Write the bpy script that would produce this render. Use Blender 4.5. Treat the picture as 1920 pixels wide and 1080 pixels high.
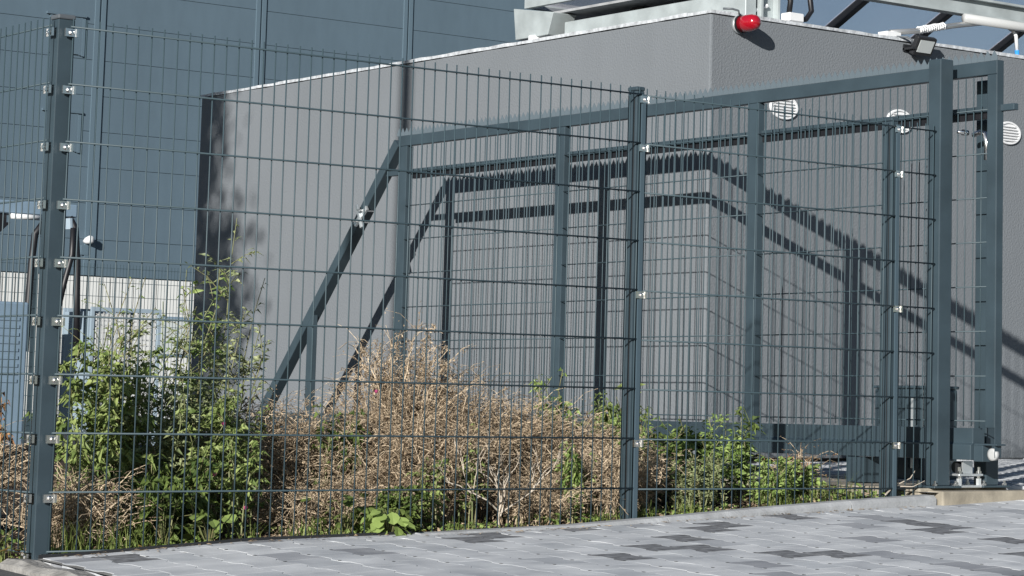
import bpy, math, random
from mathutils import Vector, Matrix
R = math.radians
sc = bpy.context.scene
for o in list(bpy.data.objects): bpy.data.objects.remove(o)

# ------------------------------------------------------------------ camera
cd = bpy.data.cameras.new('camera'); cam = bpy.data.objects.new('camera', cd); sc.collection.objects.link(cam)
cam.location = (-3.927, -8.2282, 0.5135); cam.rotation_mode = 'XYZ'
cam.rotation_euler = (R(96.350), R(-1.0198), R(-40.3974))
cd.sensor_width = 36; cd.lens = 4808.74 * 36 / 1920
cd.shift_x = (960 - 1390.89) / 1920; cd.shift_y = (237.30 - 540) / 1920
cd.clip_start = .1; cd.clip_end = 3000
sc.camera = cam
# ------------------------------------------------------------------ light
SAZ, SEL = R(32.73), R(17.84)          # direction the light travels, height of the sun
w = bpy.data.worlds.new('World'); sc.world = w; w.use_nodes = True
nt = w.node_tree; bg = nt.nodes['Background']; bg.inputs[1].default_value = .05
sky = nt.nodes.new('ShaderNodeTexSky'); sky.sky_type = 'NISHITA'; sky.sun_disc = False
sky.sun_elevation = SEL; sky.air_density = .9; sky.dust_density = .25; sky.ozone_density = 1.6
tosun = Vector((-math.cos(SEL) * math.cos(SAZ), -math.cos(SEL) * math.sin(SAZ), math.sin(SEL)))
sky.sun_rotation = math.atan2(tosun.x, tosun.y)
nt.links.new(sky.outputs[0], bg.inputs[0])
ld = bpy.data.lights.new('sun', 'SUN'); ld.energy = 5.0; ld.angle = R(.53); ld.color = (1, .965, .915)
sun = bpy.data.objects.new('sun', ld); sc.collection.objects.link(sun)
sun.rotation_euler = (-tosun).to_track_quat('-Z', 'Y').to_euler(); sun.location = (-20, -14, 14)
sc.view_settings.view_transform = 'Standard'; sc.view_settings.look = 'None'
sc.view_settings.exposure = .72; sc.view_settings.gamma = 1
sc.cycles.max_bounces = 6; sc.cycles.transparent_max_bounces = 12

# ------------------------------------------------------------------ materials
def _n(nt, t, **k):
    n = nt.nodes.new(t)
    for a, b in k.items(): setattr(n, a, b)
    return n
def mat(name, col, rough=.6, metal=0, spec=.5, var=0, vscale=8, bump=0, bscale=60, bdist=.01, col2=None, trans=0, island=0, detail=6, coord='Object'):
    m = bpy.data.materials.new(name); m.use_nodes = True; t = m.node_tree; L = t.links.new
    b = t.nodes['Principled BSDF']; out = t.nodes['Material Output']
    b.inputs['Base Color'].default_value = (*col, 1); b.inputs['Roughness'].default_value = rough
    b.inputs['Metallic'].default_value = metal; b.inputs['Specular IOR Level'].default_value = spec
    tc = _n(t, 'ShaderNodeTexCoord')
    src = None
    c2 = col2 or tuple(min(1, c * (1 + var)) for c in col)
    if var or col2:
        mx = _n(t, 'ShaderNodeMix', data_type='RGBA'); mx.inputs['A'].default_value = (*[c * (1 - var) for c in col], 1) if not col2 else (*col, 1)
        mx.inputs['B'].default_value = (*c2, 1)
        if island:
            g = _n(t, 'ShaderNodeNewGeometry'); L(g.outputs['Random Per Island'], mx.inputs['Factor'])
        else:
            nz = _n(t, 'ShaderNodeTexNoise'); nz.inputs['Scale'].default_value = vscale; nz.inputs['Detail'].default_value = detail
            L(tc.outputs[coord], nz.inputs['Vector'])
            rp = _n(t, 'ShaderNodeValToRGB'); rp.color_ramp.elements[0].position = .32; rp.color_ramp.elements[1].position = .68
            L(nz.outputs['Fac'], rp.inputs[0]); L(rp.outputs[0], mx.inputs['Factor'])
        src = mx.outputs['Result']; L(src, b.inputs['Base Color'])
    if bump:
        bn = _n(t, 'ShaderNodeTexNoise'); bn.inputs['Scale'].default_value = bscale; bn.inputs['Detail'].default_value = 4
        L(tc.outputs[coord], bn.inputs['Vector'])
        bp = _n(t, 'ShaderNodeBump'); bp.inputs['Strength'].default_value = bump; bp.inputs['Distance'].default_value = bdist
        L(bn.outputs['Fac'], bp.inputs['Height']); L(bp.outputs[0], b.inputs['Normal'])
    if trans:
        tr = _n(t, 'ShaderNodeBsdfTranslucent'); ms = _n(t, 'ShaderNodeMixShader'); ms.inputs[0].default_value = trans
        if src: L(src, tr.inputs['Color'])
        else: tr.inputs['Color'].default_value = (*col, 1)
        L(b.outputs[0], ms.inputs[1]); L(tr.outputs[0], ms.inputs[2]); L(ms.outputs[0], out.inputs['Surface'])
    return m
M = {}
M['coat'] = mat('anthracite_powder_coat', (.030, .046, .057), .4, spec=.4, var=.16, vscale=5, bump=.05, bscale=400, bdist=.001)
M['wire'] = mat('anthracite_wire', (.036, .058, .069), .5, spec=.35)
M['cap'] = mat('grey_plastic_cap', (.07, .08, .09), .5)
M['zinc'] = mat('galvanised_steel', (.62, .65, .66), .42, metal=.75, var=.14, vscale=9, bump=.06, bscale=90, bdist=.002)
M['beamzinc'] = mat('weathered_galvanised_beam', (.31, .345, .35), .6, metal=.2, var=.16, vscale=7, bump=.05, bscale=60, bdist=.002)
M['clip'] = mat('stainless_clip', (.80, .79, .78), .22, metal=1)
M['plaster'] = mat('grey_roughcast_plaster', (.134, .147, .160), .9, spec=.2, var=.03, vscale=1.3, bump=.45, bscale=85, bdist=.010)
def weather(m, amt):
    t = m.node_tree; L_ = t.links.new; b = t.nodes['Principled BSDF']; src = b.inputs['Base Color'].links[0].from_socket
    tc = _n(t, 'ShaderNodeTexCoord'); mp = _n(t, 'ShaderNodeMapping'); mp.inputs['Scale'].default_value = (2.2, 2.2, .5); L_(tc.outputs['Object'], mp.inputs[0])
    nz = _n(t, 'ShaderNodeTexNoise'); nz.inputs['Scale'].default_value = 2.2; nz.inputs['Detail'].default_value = 7; L_(mp.outputs[0], nz.inputs['Vector'])
    rp = _n(t, 'ShaderNodeValToRGB'); rp.color_ramp.elements[0].position = .35; rp.color_ramp.elements[0].color = (1-amt, 1-amt, 1-amt, 1); rp.color_ramp.elements[1].position = .6; L_(nz.outputs['Fac'], rp.inputs[0])
    mx = _n(t, 'ShaderNodeMix', data_type='RGBA', blend_type='MULTIPLY'); mx.inputs['Factor'].default_value = 1
    L_(src, mx.inputs['A']); L_(rp.outputs[0], mx.inputs['B']); L_(mx.outputs['Result'], b.inputs['Base Color'])
weather(M['plaster'], .035)
M['plinth'] = mat('dark_plinth', (.02, .02, .022), .9)
M['coping'] = mat('pale_coping', (.36, .38, .40), .8, var=.3, vscale=25, bump=.6, bscale=45, bdist=.01)
M['hall'] = mat('blue_grey_sandwich_panel', (.076, .112, .142), .5, spec=.4, var=.05, vscale=.5)
weather(M['hall'], .05); M['hallseam'] = mat('hall_cover_strip', (.080, .119, .150), .45)
M['hallwhite'] = mat('white_hall_cladding', (.52, .53, .52), .6, var=.04, vscale=.6)
M['paver'] = None
M['kerb'] = mat('grey_concrete_kerb', (.25, .26, .27), .9, var=.25, vscale=9, bump=.35, bscale=70, bdist=.006)
M['oldkerb'] = mat('worn_concrete', (.20, .195, .185), .95, var=.35, vscale=14, bump=.8, bscale=40, bdist=.012)
M['sandkerb'] = mat('sandy_concrete', (.235, .21, .165), .9, var=.3, vscale=7, bump=.35, bscale=60, bdist=.006)
M['soil'] = mat('dark_soil', (.045, .034, .026), 1, spec=.1, var=.45, vscale=14, bump=.9, bscale=30, bdist=.03)
M['ground'] = mat('gravel_ground', (.048, .050, .052), 1, spec=.1, var=.25, vscale=2, bump=.6, bscale=20, bdist=.02)
M['asphalt'] = mat('asphalt', (.055, .055, .056), .95, var=.2, vscale=12, bump=.5, bscale=120, bdist=.006)
M['sand'] = mat('joint_sand', (.17, .168, .16), 1, var=.3, vscale=6)
M['white'] = mat('white_plastic', (.58, .59, .60), .45)
M['greywhite'] = mat('grey_white_plastic', (.34, .35, .35), .5)
M['coverrail'] = mat('matt_cover_rail', (.045, .070, .088), .65, spec=.25)
M['teeth'] = mat('pale_toothed_strip', (.085, .110, .128), .5)
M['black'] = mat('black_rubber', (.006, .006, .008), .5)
M['blackmetal'] = mat('black_housing', (.015, .016, .018), .4)
M['blue'] = mat('blue_plastic', (.03, .22, .55), .4)
M['paleblue'] = mat('pale_blue_paint', (.22, .28, .33), .5)
M['cabinet'] = mat('blue_grey_cabinet', (.14, .20, .26), .45, var=.05)
M['steel'] = mat('brushed_steel', (.55, .55, .54), .35, metal=.8)
M['glassface'] = mat('lamp_glass', (.42, .45, .45), .12, spec=.8)
def glass(name, col, alpha):
    m = bpy.data.materials.new(name); m.use_nodes = True; t = m.node_tree; L = t.links.new
    b = t.nodes['Principled BSDF']; b.inputs['Base Color'].default_value = (*col, 1); b.inputs['Roughness'].default_value = .15
    tr = _n(t, 'ShaderNodeBsdfTransparent'); tr.inputs[0].default_value = (1, .98, 1, 1); ms = _n(t, 'ShaderNodeMixShader'); ms.inputs[0].default_value = alpha
    L(tr.outputs[0], ms.inputs[1]); L(b.outputs[0], ms.inputs[2]); L(ms.outputs[0], t.nodes['Material Output'].inputs['Surface'])
    return m
M['pane'] = glass('canopy_pane', (.62, .62, .70), .3)
m = mat('red_lamp_dome', (.27, .004, .012), .14, spec=.7); M['red'] = m
b = m.node_tree.nodes['Principled BSDF']; b.inputs['Coat Weight'].default_value = .6
# pavers: grey with a few dark damp stones (per object), worn patches
def paver_mat(island):
    m = mat('concrete_paver', (.44, .46, .48), .85, spec=.3, bump=.3, bscale=160, bdist=.002)
    t = m.node_tree; L = t.links.new; b = t.nodes['Principled BSDF']
    r = _n(t, 'ShaderNodeNewGeometry').outputs['Random Per Island'] if island else _n(t, 'ShaderNodeObjectInfo').outputs['Random']
    rp = _n(t, 'ShaderNodeValToRGB'); e = rp.color_ramp.elements
    e[0].position = 0; e[0].color = (.17, .175, .185, 1); e[1].position = 1; e[1].color = (.495, .51, .525, 1)
    for p, c in ((.05, (.27, .28, .30, 1)), (.13, (.41, .43, .45, 1)), (.25, (.45, .465, .48, 1))):
        x = e.new(p); x.color = c
    L(r, rp.inputs[0])
    tc = _n(t, 'ShaderNodeTexCoord'); nz = _n(t, 'ShaderNodeTexNoise'); nz.inputs['Scale'].default_value = 5; nz.inputs['Detail'].default_value = 8
    g = _n(t, 'ShaderNodeNewGeometry'); L(g.outputs['Position'], nz.inputs['Vector'])
    r2 = _n(t, 'ShaderNodeValToRGB'); r2.color_ramp.elements[0].position = .3; r2.color_ramp.elements[0].color = (.66, .67, .69, 1); r2.color_ramp.elements[1].position = .66
    L(nz.outputs['Fac'], r2.inputs[0])
    mx = _n(t, 'ShaderNodeMix', data_type='RGBA', blend_type='MULTIPLY'); mx.inputs['Factor'].default_value = 1
    L(rp.outputs[0], mx.inputs['A']); L(r2.outputs[0], mx.inputs['B']); L(mx.outputs['Result'], b.inputs['Base Color'])
    return m
M['paver'] = paver_mat(False); M['paver_dark'] = mat('dark_concrete_paver', (.135, .14, .15), .85, spec=.3, var=.5, vscale=22, bump=.3, bscale=160, bdist=.002); M['paver_far'] = paver_mat(True)
def leafm(n, a, b, tr=.3, rough=.5): return mat(n, a, rough, spec=.3, col2=b, island=1, trans=tr)
M['leaf_dark'] = leafm('dark_green_leaf', (.040, .070, .018), (.15, .20, .052))
M['leaf_mid'] = leafm('mid_green_leaf', (.085, .13, .033), (.30, .36, .125))
M['leaf_grey'] = leafm('grey_green_leaf', (.14, .18, .08), (.34, .37, .19))
M['leaf_bright'] = leafm('bright_green_leaf', (.10, .165, .038), (.29, .37, .115))
M['grass'] = leafm('grass_blade', (.09, .14, .03), (.24, .27, .09))
M['stem_green'] = mat('green_stem', (.10, .13, .045), .7, col2=(.17, .15, .07), island=1)
M['dry'] = leafm('dry_brown_seed', (.11, .074, .045), (.48, .375, .255), .15, .9)
M['dry2'] = leafm('dry_pale_stalk', (.17, .122, .075), (.56, .455, .325), .1, .9)
M['dryred'] = leafm('dry_orange_leaf', (.22, .10, .04), (.42, .25, .12), .25, .8)
M['twig'] = mat('pale_twig', (.33, .28, .22), .9, col2=(.45, .40, .33), island=1)
M['fall'] = leafm('fallen_leaf', (.30, .12, .04), (.50, .36, .10), .25, .7)
M['pink'] = mat('pink_petal', (.38, .06, .16), .6, trans=.3)
M['bark'] = mat('bark', (.09, .07, .05), .95, var=.3, vscale=12, bump=.6, bscale=30)

# ------------------------------------------------------------------ mesh helpers
class MB:
    def __init__(s): s.v = []; s.f = []
    def box(s, x0, x1, y0, y1, z0, z1, bev=0):
        n = len(s.v)
        s.v += [(x0,y0,z0),(x1,y0,z0),(x1,y1,z0),(x0,y1,z0),(x0,y0,z1),(x1,y0,z1),(x1,y1,z1),(x0,y1,z1)]
        s.f += [tuple(n+i for i in q) for q in ((0,3,2,1),(4,5,6,7),(0,1,5,4),(1,2,6,5),(2,3,7,6),(3,0,4,7))]
        return s
    def prism(s, pts, d):            # polygon pts (3D, CCW seen from -d side) extruded by vector d
        n = len(s.v); k = len(pts); d = Vector(d)
        s.v += [tuple(p) for p in pts] + [tuple(Vector(p) + d) for p in pts]
        s.f += [tuple(n+i for i in range(k))[::-1], tuple(n+k+i for i in range(k))]
        s.f += [(n+i, n+(i+1) % k, n+k+(i+1) % k, n+k+i) for i in range(k)]
        return s
    def tube(s, pts, r0, r1=None, sides=6, cap=True):
        r1 = r0 if r1 is None else r1; pts = [Vector(p) for p in pts]; n0 = len(s.v); k = len(pts)
        t0 = (pts[1] - pts[0]).normalized(); a = t0.orthogonal().normalized()
        for i, p in enumerate(pts):
            t = (pts[min(i+1, k-1)] - pts[max(i-1, 0)])
            t = t.normalized() if t.length > 1e-9 else t0
            a = (a - t * a.dot(t)); a = a.normalized() if a.length > 1e-6 else t.orthogonal().normalized()
            b = t.cross(a); r = r0 + (r1 - r0) * i / (k - 1)
            for j in range(sides):
                an = 2 * math.pi * j / sides; q = p + (a * math.cos(an) + b * math.sin(an)) * r; s.v.append((q.x, q.y, q.z))
        for i in range(k - 1):
            for j in range(sides):
                s.f.append((n0+i*sides+j, n0+i*sides+(j+1) % sides, n0+(i+1)*sides+(j+1) % sides, n0+(i+1)*sides+j))
        if cap:
            s.f.append(tuple(n0+j for j in range(sides))[::-1]); s.f.append(tuple(n0+(k-1)*sides+j for j in range(sides)))
        return s
    def lathe(s, c, axis, prof, sides=20):   # prof: (distance along axis, radius)
        ax = Vector(axis).normalized(); a = ax.orthogonal().normalized(); b = ax.cross(a); c = Vector(c); n0 = len(s.v)
        for h, r in prof:
            for j in range(sides):
                an = 2*math.pi*j/sides; q = c + ax*h + (a*math.cos(an)+b*math.sin(an))*r; s.v.append((q.x,q.y,q.z))
        k = len(prof)
        for i in range(k-1):
            for j in range(sides):
                s.f.append((n0+i*sides+j, n0+i*sides+(j+1) % sides, n0+(i+1)*sides+(j+1) % sides, n0+(i+1)*sides+j))
        s.f.append(tuple(n0+j for j in range(sides))[::-1]); s.f.append(tuple(n0+(k-1)*sides+j for j in range(sides)))
        return s
    def leaf(s, p, d, n, L, W, droop=0, fold=.25):
        d = d.normalized(); side = d.cross(n)
        side = side.normalized() if side.length > 1e-6 else d.orthogonal().normalized()
        up = side.cross(d); k = len(s.v)
        m1 = p + d*L*.38 + up*L*.05; tip = p + d*L - Vector((0,0,droop*L))
        l = p + d*L*.42 + side*W*.5 + up*W*fold; r = p + d*L*.42 - side*W*.5 + up*W*fold
        s.v += [tuple(p), tuple(l), tuple(tip), tuple(r), tuple(m1)]
        s.f += [(k, k+4, k+1), (k+4, k+2, k+1), (k, k+3, k+4), (k+4, k+3, k+2)]
    def mesh(s, name):
        me = bpy.data.meshes.new(name); me.from_pydata(s.v, [], s.f); me.update(); return me
def link(o, parent=None):
    sc.collection.objects.link(o)
    if parent is not None: o.parent = parent
    return o
def obj(name, mb, m, parent=None, smooth=False):
    me = mb if isinstance(mb, bpy.types.Mesh) else mb.mesh(name)
    if not me.materials: me.materials.append(M[m])
    if smooth:
        for p in me.polygons: p.use_smooth = True
    return link(bpy.data.objects.new(name, me), parent)
def bevel(o, wdt=.002, seg=1):
    b = o.modifiers.new('b', 'BEVEL'); b.width = wdt; b.segments = seg; b.limit_method = 'ANGLE'; return o
def thing(name, label, cat, loc=(0,0,0), group=None):
    o = bpy.data.objects.new(name, None); o.empty_display_size = .1; o.location = loc; link(o); return tag(o, label, cat, group)
def tag(o, label, cat, group=None):
    o['label'] = label; o['category'] = cat
    if group: o['group'] = group
    return o
def kind(o, k): o['kind'] = k; return o
def inst(me, name, parent, loc, rot=None, scale=None):
    o = bpy.data.objects.new(name, me); o.location = loc
    if rot: o.rotation_euler = rot
    if scale: o.scale = scale
    return link(o, parent)
def interp(t, x):
    if x <= t[0][0]: (a, b), (c, d) = t[0], t[1]
    elif x >= t[-1][0]: (a, b), (c, d) = t[-2], t[-1]
    else:
        for i in range(len(t)-1):
            if t[i][0] <= x <= t[i+1][0]: (a, b), (c, d) = t[i], t[i+1]; break
    return b + (d-b)*(x-a)/(c-a)

# ------------------------------------------------------------------ ground
PROF = [(-3,-.10),(-.2,-.028),(.1,-.015),(.75,.022),(1.5,.036),(2.1,.05),(3.1,.088),(4.17,.122),(4.7,.145),(8,.25)]
KERB = [(-.2,-.02),(.1,-.008),(.75,.030),(1.5,.044),(2.13,.062),(2.64,.090),(3.12,.119),(3.66,.147),(4.14,.167)]
def pave_z(x, y): return interp(PROF, max(-3, min(8, x))) + .045 * (y + .1)
def soil_z(x, y):
    x = max(-.3, min(4.2, x)); return interp(KERB, x) - .025 + .05*min(1, max(0, y)/2.0)
rnd = random.Random(3)
def grid(name, xs, ys, zf, m):
    mb = MB(); mb.v = [(x, y, zf(x, y)) for y in ys for x in xs]; nx = len(xs)
    mb.f = [(j*nx+i, j*nx+i+1, (j+1)*nx+i+1, (j+1)*nx+i) for j in range(len(ys)-1) for i in range(nx-1)]
    return kind(obj(name, mb, m), 'structure')
def ground_z(x, y):
    lo = pave_z(x, min(y, -.1)) - .16
    lo = max(lo, -.9); hi = .06 if x < 30 else .06
    t = min(1, max(0, (y + .1) / 3.0)); return lo*(1-t) + hi*t
axs = [-900,-200,-60,-20,-8,-4,-3,-2,-1,-.5,0,.5,1,1.5,2,2.5,3,3.5,4,4.5,5,6,8,12,20,40,80,200,900]
ays = [-400,-100,-40,-20,-12,-8,-6,-4,-3,-2,-1,-.5,-.1,.5,1,2,3,5,8,12,20,40,80,200,900]
grid('ground', axs, ays, ground_z, 'ground')
xs = [-.07 + i*.14 for i in range(31)]; ys = [-.015, .05] + [.15*i for i in range(1, 62)]
rs = random.Random(5); bumps = [(rs.uniform(-.1, 4.2), rs.uniform(.1, 6), rs.uniform(.1, .35), rs.uniform(-.01, .05)) for _ in range(60)]
def bed_z(x, y):
    z = soil_z(x, y)
    if y > .12:
        for bx, by, br, bh in bumps:
            d = ((x-bx)**2+(y-by)**2)/br**2
            if d < 1: z += bh*(1-d)
    return z
bed = grid('planting_bed', [min(x, 4.08) for x in xs], ys, bed_z, 'soil')
# bed to the left of the corner, outside the side fence
grid('verge', [-3,-2,-1.4,-.8,-.4,-.2,-.075], [.02,.3,.7,1.2,2,4,8], lambda x, y: -.05+.03*math.sin(x*7+y*3), 'soil')
# yard behind the gate
grid('yard', [4.09,4.6,5.2,6,8,14], [-.1,.8,1.6,2.6], lambda x, y: .175 + .018*(y+.1) + max(0, x-4.6)*.012, 'sand')

# pavers -----------------------------------------------------------
PXP, PYP, DL = .15, .20, .0095
def paver_outline(g=.0014):
    hw = PXP/2; L = PYP/2 - g; pts = []
    prof = [(-L, hw+DL-g), (-.062, hw+DL-g), (-.038, hw-DL-g), (.038, hw-DL-g), (.062, hw+DL-g), (L, hw+DL-g)]
    pts = [(w_, y) for y, w_ in prof] + [(-w_, y) for y, w_ in reversed(prof)]
    return pts
def paver_into(mb, cx, cy, cz, sx=0, sy=0):
    pts = paver_outline(); k = len(pts); n = len(mb.v); ch = .0005
    for s_, dz in ((1, -.07), (1, -ch), (.986, 0)):
        for x, y in pts:
            X = cx + x*s_; Y = cy + y*s_; mb.v.append((X, Y, cz + dz + sx*x + sy*y))
    for a in range(2):
        mb.f += [(n+a*k+i, n+a*k+(i+1) % k, n+(a+1)*k+(i+1) % k, n+(a+1)*k+i) for i in range(k)]
    t = n+2*k            # top as quads
    for a, b_, c, d in ((0,1,10,11),(1,2,9,10),(2,3,8,9),(3,4,7,8),(4,5,6,7)): mb.f.append((t+a, t+b_, t+c, t+d))
drive = grid('paved_drive', [-.06,.1,.4,.75,1.1,1.5,2.1,2.6,3.1,3.6,4.17,4.7,6,8], [-3.3,-3,-2,-1,-.5,-.1,-.034], lambda x, y: pave_z(x, y)-.0022, 'sand')
pm = MB(); paver_into(pm, 0, 0, 0); nfp = len(pm.f)
for sx_, sy_ in ((-1, 1),):
    n_ = len(pm.v); pm.v += [(sx_*.078+.007*math.cos(i*math.pi/3), sy_*.090+.0085*math.sin(i*math.pi/3), .0009) for i in range(6)]; pm.f.append(tuple(n_+i for i in range(6)))
pmesh = pm.mesh('paver'); pmesh.materials.append(M['paver']); pmesh.materials.append(M['black'])
for p_ in pmesh.polygons:
    if p_.index >= nfp: p_.material_index = 1
pdark = pmesh.copy(); pdark.materials[0] = M['paver_dark']
far = MB(); near = 0
tri = [(-.35,.25), (2.55,-2.55), (5.0,-.02)]
def intri(x, y):
    for i in range(3):
        (a, b_), (c, d) = tri[i], tri[(i+1) % 3]
        if (c-a)*(y-b_) - (d-b_)*(x-a) < -.0: return False
    return True
for i in range(-1, 56):
    for j in range(0, 46):
        x = -.06 + PXP*(i+.5) + .02; y = -.1 - PYP*(j + .5) - (.0 if i % 2 else .1)
        if x - .1 < -.075: continue
        if y + PYP/2 > -.096: y = y
        z = pave_z(x, y) + rnd.uniform(-.0004, .0004)
        sx = (pave_z(x+.1, y)-pave_z(x-.1, y))/.2; tx = rnd.uniform(-.002, .002); ty = rnd.uniform(-.002, .002)
        if intri(x, y) and near < 300:
            near += 1
            dk = rnd.random() < .05 + .13*math.exp(-((x-2.5)**2/1.6 + (y+.95)**2/.45))
            o = inst(pdark if dk else pmesh, 'paver', drive, (x, y, z)); o.rotation_euler = (math.atan(.045)+ty, -math.atan(sx)+tx, rnd.uniform(-.006, .006))
        elif y > -3.2: paver_into(far, x, y, z, sx+tx, .045+ty)
fo = obj('outer_pavers', far, 'paver_far', drive); kind(fo, 'stuff')
# half stones along the fence edge where the bond leaves gaps
hp = MB(); hp.box(-.0735, .0735, -.0485, .0485, -.06, 0); hpm = hp.mesh('paver'); hpm.materials.append(M['paver'])
for i in range(-1, 56):
    x = -.06 + PXP*(i+.5) + .02
    if x - .1 < -.075 or x > 6: continue
    sl_ = -math.atan((pave_z(x+.1, -.2)-pave_z(x-.1, -.2))/.2)
    if i % 2 == 0: inst(hpm, 'paver', drive, (x, -.149, pave_z(x, -.149)-.0005), (math.atan(.045), sl_, 0))
    if x < 1.42: inst(hpm, 'paver', drive, (x, -.066, pave_z(x, -.066)), (math.atan(.045), sl_, 0), (1, .64, 1))
# yard pavers (seen small and from afar behind the gate)
yp = MB()
for i in range(0, 24):
    for j in range(0, 13):
        x = 4.68 + PXP*(i+.5); y = -.05 + PYP*(j+.5) + (0 if i % 2 else .1)
        if y < 2.42: paver_into(yp, x, y, .185 + .018*(y+.1) + max(0, x-4.6)*.012 + .004)
yo = obj('yard_pavers', yp, 'paver_far'); kind(yo, 'stuff')
# kerb stones in front of the fence
ke = thing('kerb', 'low grey concrete kerb between weed bed and grey paving', 'kerb')
segs = [(1.44,2.02),(2.02,2.62),(2.62,3.62),(3.62,4.13)]
for a, b_ in segs:
    mb = MB(); n = 8
    for i in range(n+1):
        x = a+.003 + (b_-a-.006)*i/n; zt = interp(KERB, x)
        mb.v += [(x,-.098,zt-.2),(x,-.098,zt-.018),(x,-.082,zt-.002),(x,-.03,zt),(x,-.024,zt-.006),(x,-.024,zt-.2)]
    for i in range(n): mb.f += [(i*6+j, i*6+(j+1) % 6, (i+1)*6+(j+1) % 6, (i+1)*6+j)[::-1] for j in range(6)]
    mb.f += [tuple(range(6)), tuple(n*6+j for j in range(6))[::-1]]
    obj('kerb_stone', mb, 'kerb', ke)
em = MB(); n = 24
for i in range(n+1):
    x = -.05 + 1.488*i/n; zt = pave_z(x, -.03) + .010; em.v += [(x,-.031,zt-.15),(x,-.031,zt),(x,-.024,zt),(x,-.024,zt-.15)]
for i in range(n): em.f += [(i*4+j, i*4+(j+1) % 4, (i+1)*4+(j+1) % 4, (i+1)*4+j)[::-1] for j in range(4)]
em.f += [(0,1,2,3), (n*4+3,n*4+2,n*4+1,n*4)]
tag(obj('edging_strip', em, 'blackmetal'), 'thin dark edging strip between paving and weed bed near corner post', 'edging')
# rough kerb that leaves the corner post towards the street, asphalt beside it
k2 = thing('street_kerb', 'rough worn concrete kerb running from the corner post to the street', 'kerb')
for a, b_ in ((-.0,-.9),(-.91,-1.9),(-1.91,-2.9)):
    mb = MB(); n = 8
    for i in range(n+1):
        y = a + (b_-a)*i/n; zt = pave_z(-.1, y) - .004 + .006*math.sin(i*2.1+a*5)
        mb.v += [(-.068,y,zt-.2),(-.068,y,zt-.016),(-.085,y,zt+.002),(-.15,y,zt+.004),(-.178,y,zt-.012),(-.19,y,zt-.2)]
    for i in range(n): mb.f += [(i*6+j, i*6+(j+1) % 6, (i+1)*6+(j+1) % 6, (i+1)*6+j) for j in range(6)]
    mb.f += [tuple(range(6))[::-1], tuple(n*6+j for j in range(6))]
    obj('kerb_stone', mb, 'oldkerb', k2)
grid('street', [-.06,.1,.75,1.5,2.1,3.1,4.17,4.7,8,30], [-40,-9,-6,-4,-3.301], lambda x, y: pave_z(min(x,8), max(y,-9))-.004, 'asphalt')
grid('side_street', [-40,-10,-3,-1,-.5,-.189], [-40,-9,-5,-3,-2,-1,-.5,-.12,.02], lambda x, y: pave_z(-.1, max(y, -6)) - .03, 'asphalt')
# gate foundation
fd = thing('gate_foundation', 'sandy concrete foundation strip under the sliding gate', 'foundation', (4.3, 0, 0))
def fpart(name, x0, x1, y0, y1, z0, z1, m):
    o = obj(name, MB().box(x0-4.3, x1-4.3, y0, y1, z0, z1), m, fd); bevel(o, .008, 2); return o
fpart('concrete_block', 4.14, 5.05, -.125, -.02, -.1, .182, 'sandkerb'); fpart('concrete_block', 5.055, 6.0, -.125, -.02, -.1, .19, 'sandkerb')
fpart('concrete_slab', 4.1, 4.66, -.018, .95, -.1, .192, 'sandkerb'); fpart('concrete_slab', 4.1, 4.66, .955, 2.4, -.1, .196, 'sandkerb')

# ------------------------------------------------------------------ grey building
bd = thing('plastered_building', 'grey roughcast building with white oval vents behind the sliding gate', 'building', (4.95, 2.522, .25))
def bpart(name, mb, m): o = obj(name, mb, m, bd); return o
BX, BY = 4.95, 2.522
def rel(mb, o): mb.v = [(x-o[0], y-o[1], z-o[2]) for x, y, z in mb.v]; return mb
BO = (4.95, 2.522, .25)
wl = bpart('wall', rel(MB().box(BX, 13, BY, 8.26, .262, 2.692), BO), 'plaster'); bevel(wl, .012, 2)
bpart('plinth', rel(MB().box(BX+.04, 12.96, BY+.04, 8.2, -.2, .262), BO), 'plinth')
rc = random.Random(8)
def coping(x0, x1, y0, y1, ax):
    mb = MB(); n = 60
    for i in range(n+1):
        t = i/n; j1 = rc.uniform(-.005, .005); zt = 2.709 + rc.uniform(-.003, .003)
        if ax == 'y': ring = [(x0+j1, y0+(y1-y0)*t, 2.690), (x0+j1, y0+(y1-y0)*t, zt), (x1, y0+(y1-y0)*t, zt), (x1, y0+(y1-y0)*t, 2.690)]
        else: ring = [(x0+(x1-x0)*t, y0+j1, 2.690), (x0+(x1-x0)*t, y0+j1, zt), (x0+(x1-x0)*t, y1, zt), (x0+(x1-x0)*t, y1, 2.690)]
        mb.v += ring
    for i in range(n): mb.f += [(i*4+j, i*4+(j+1) % 4, (i+1)*4+(j+1) % 4, (i+1)*4+j) for j in range(4)]
    mb.f += [(0,1,2,3), (n*4+3, n*4+2, n*4+1, n*4)]
    return rel(mb, BO)
bpart('coping', coping(BX-.008, BX+.2, BY+.2, 8.262, 'y'), 'coping'); bpart('coping', coping(BX-.008, 13, BY-.008, BY+.199, 'x'), 'coping')
sl = MB(); sl.box(-.5, .5, -.012, 0, -.006, .006)
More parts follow.
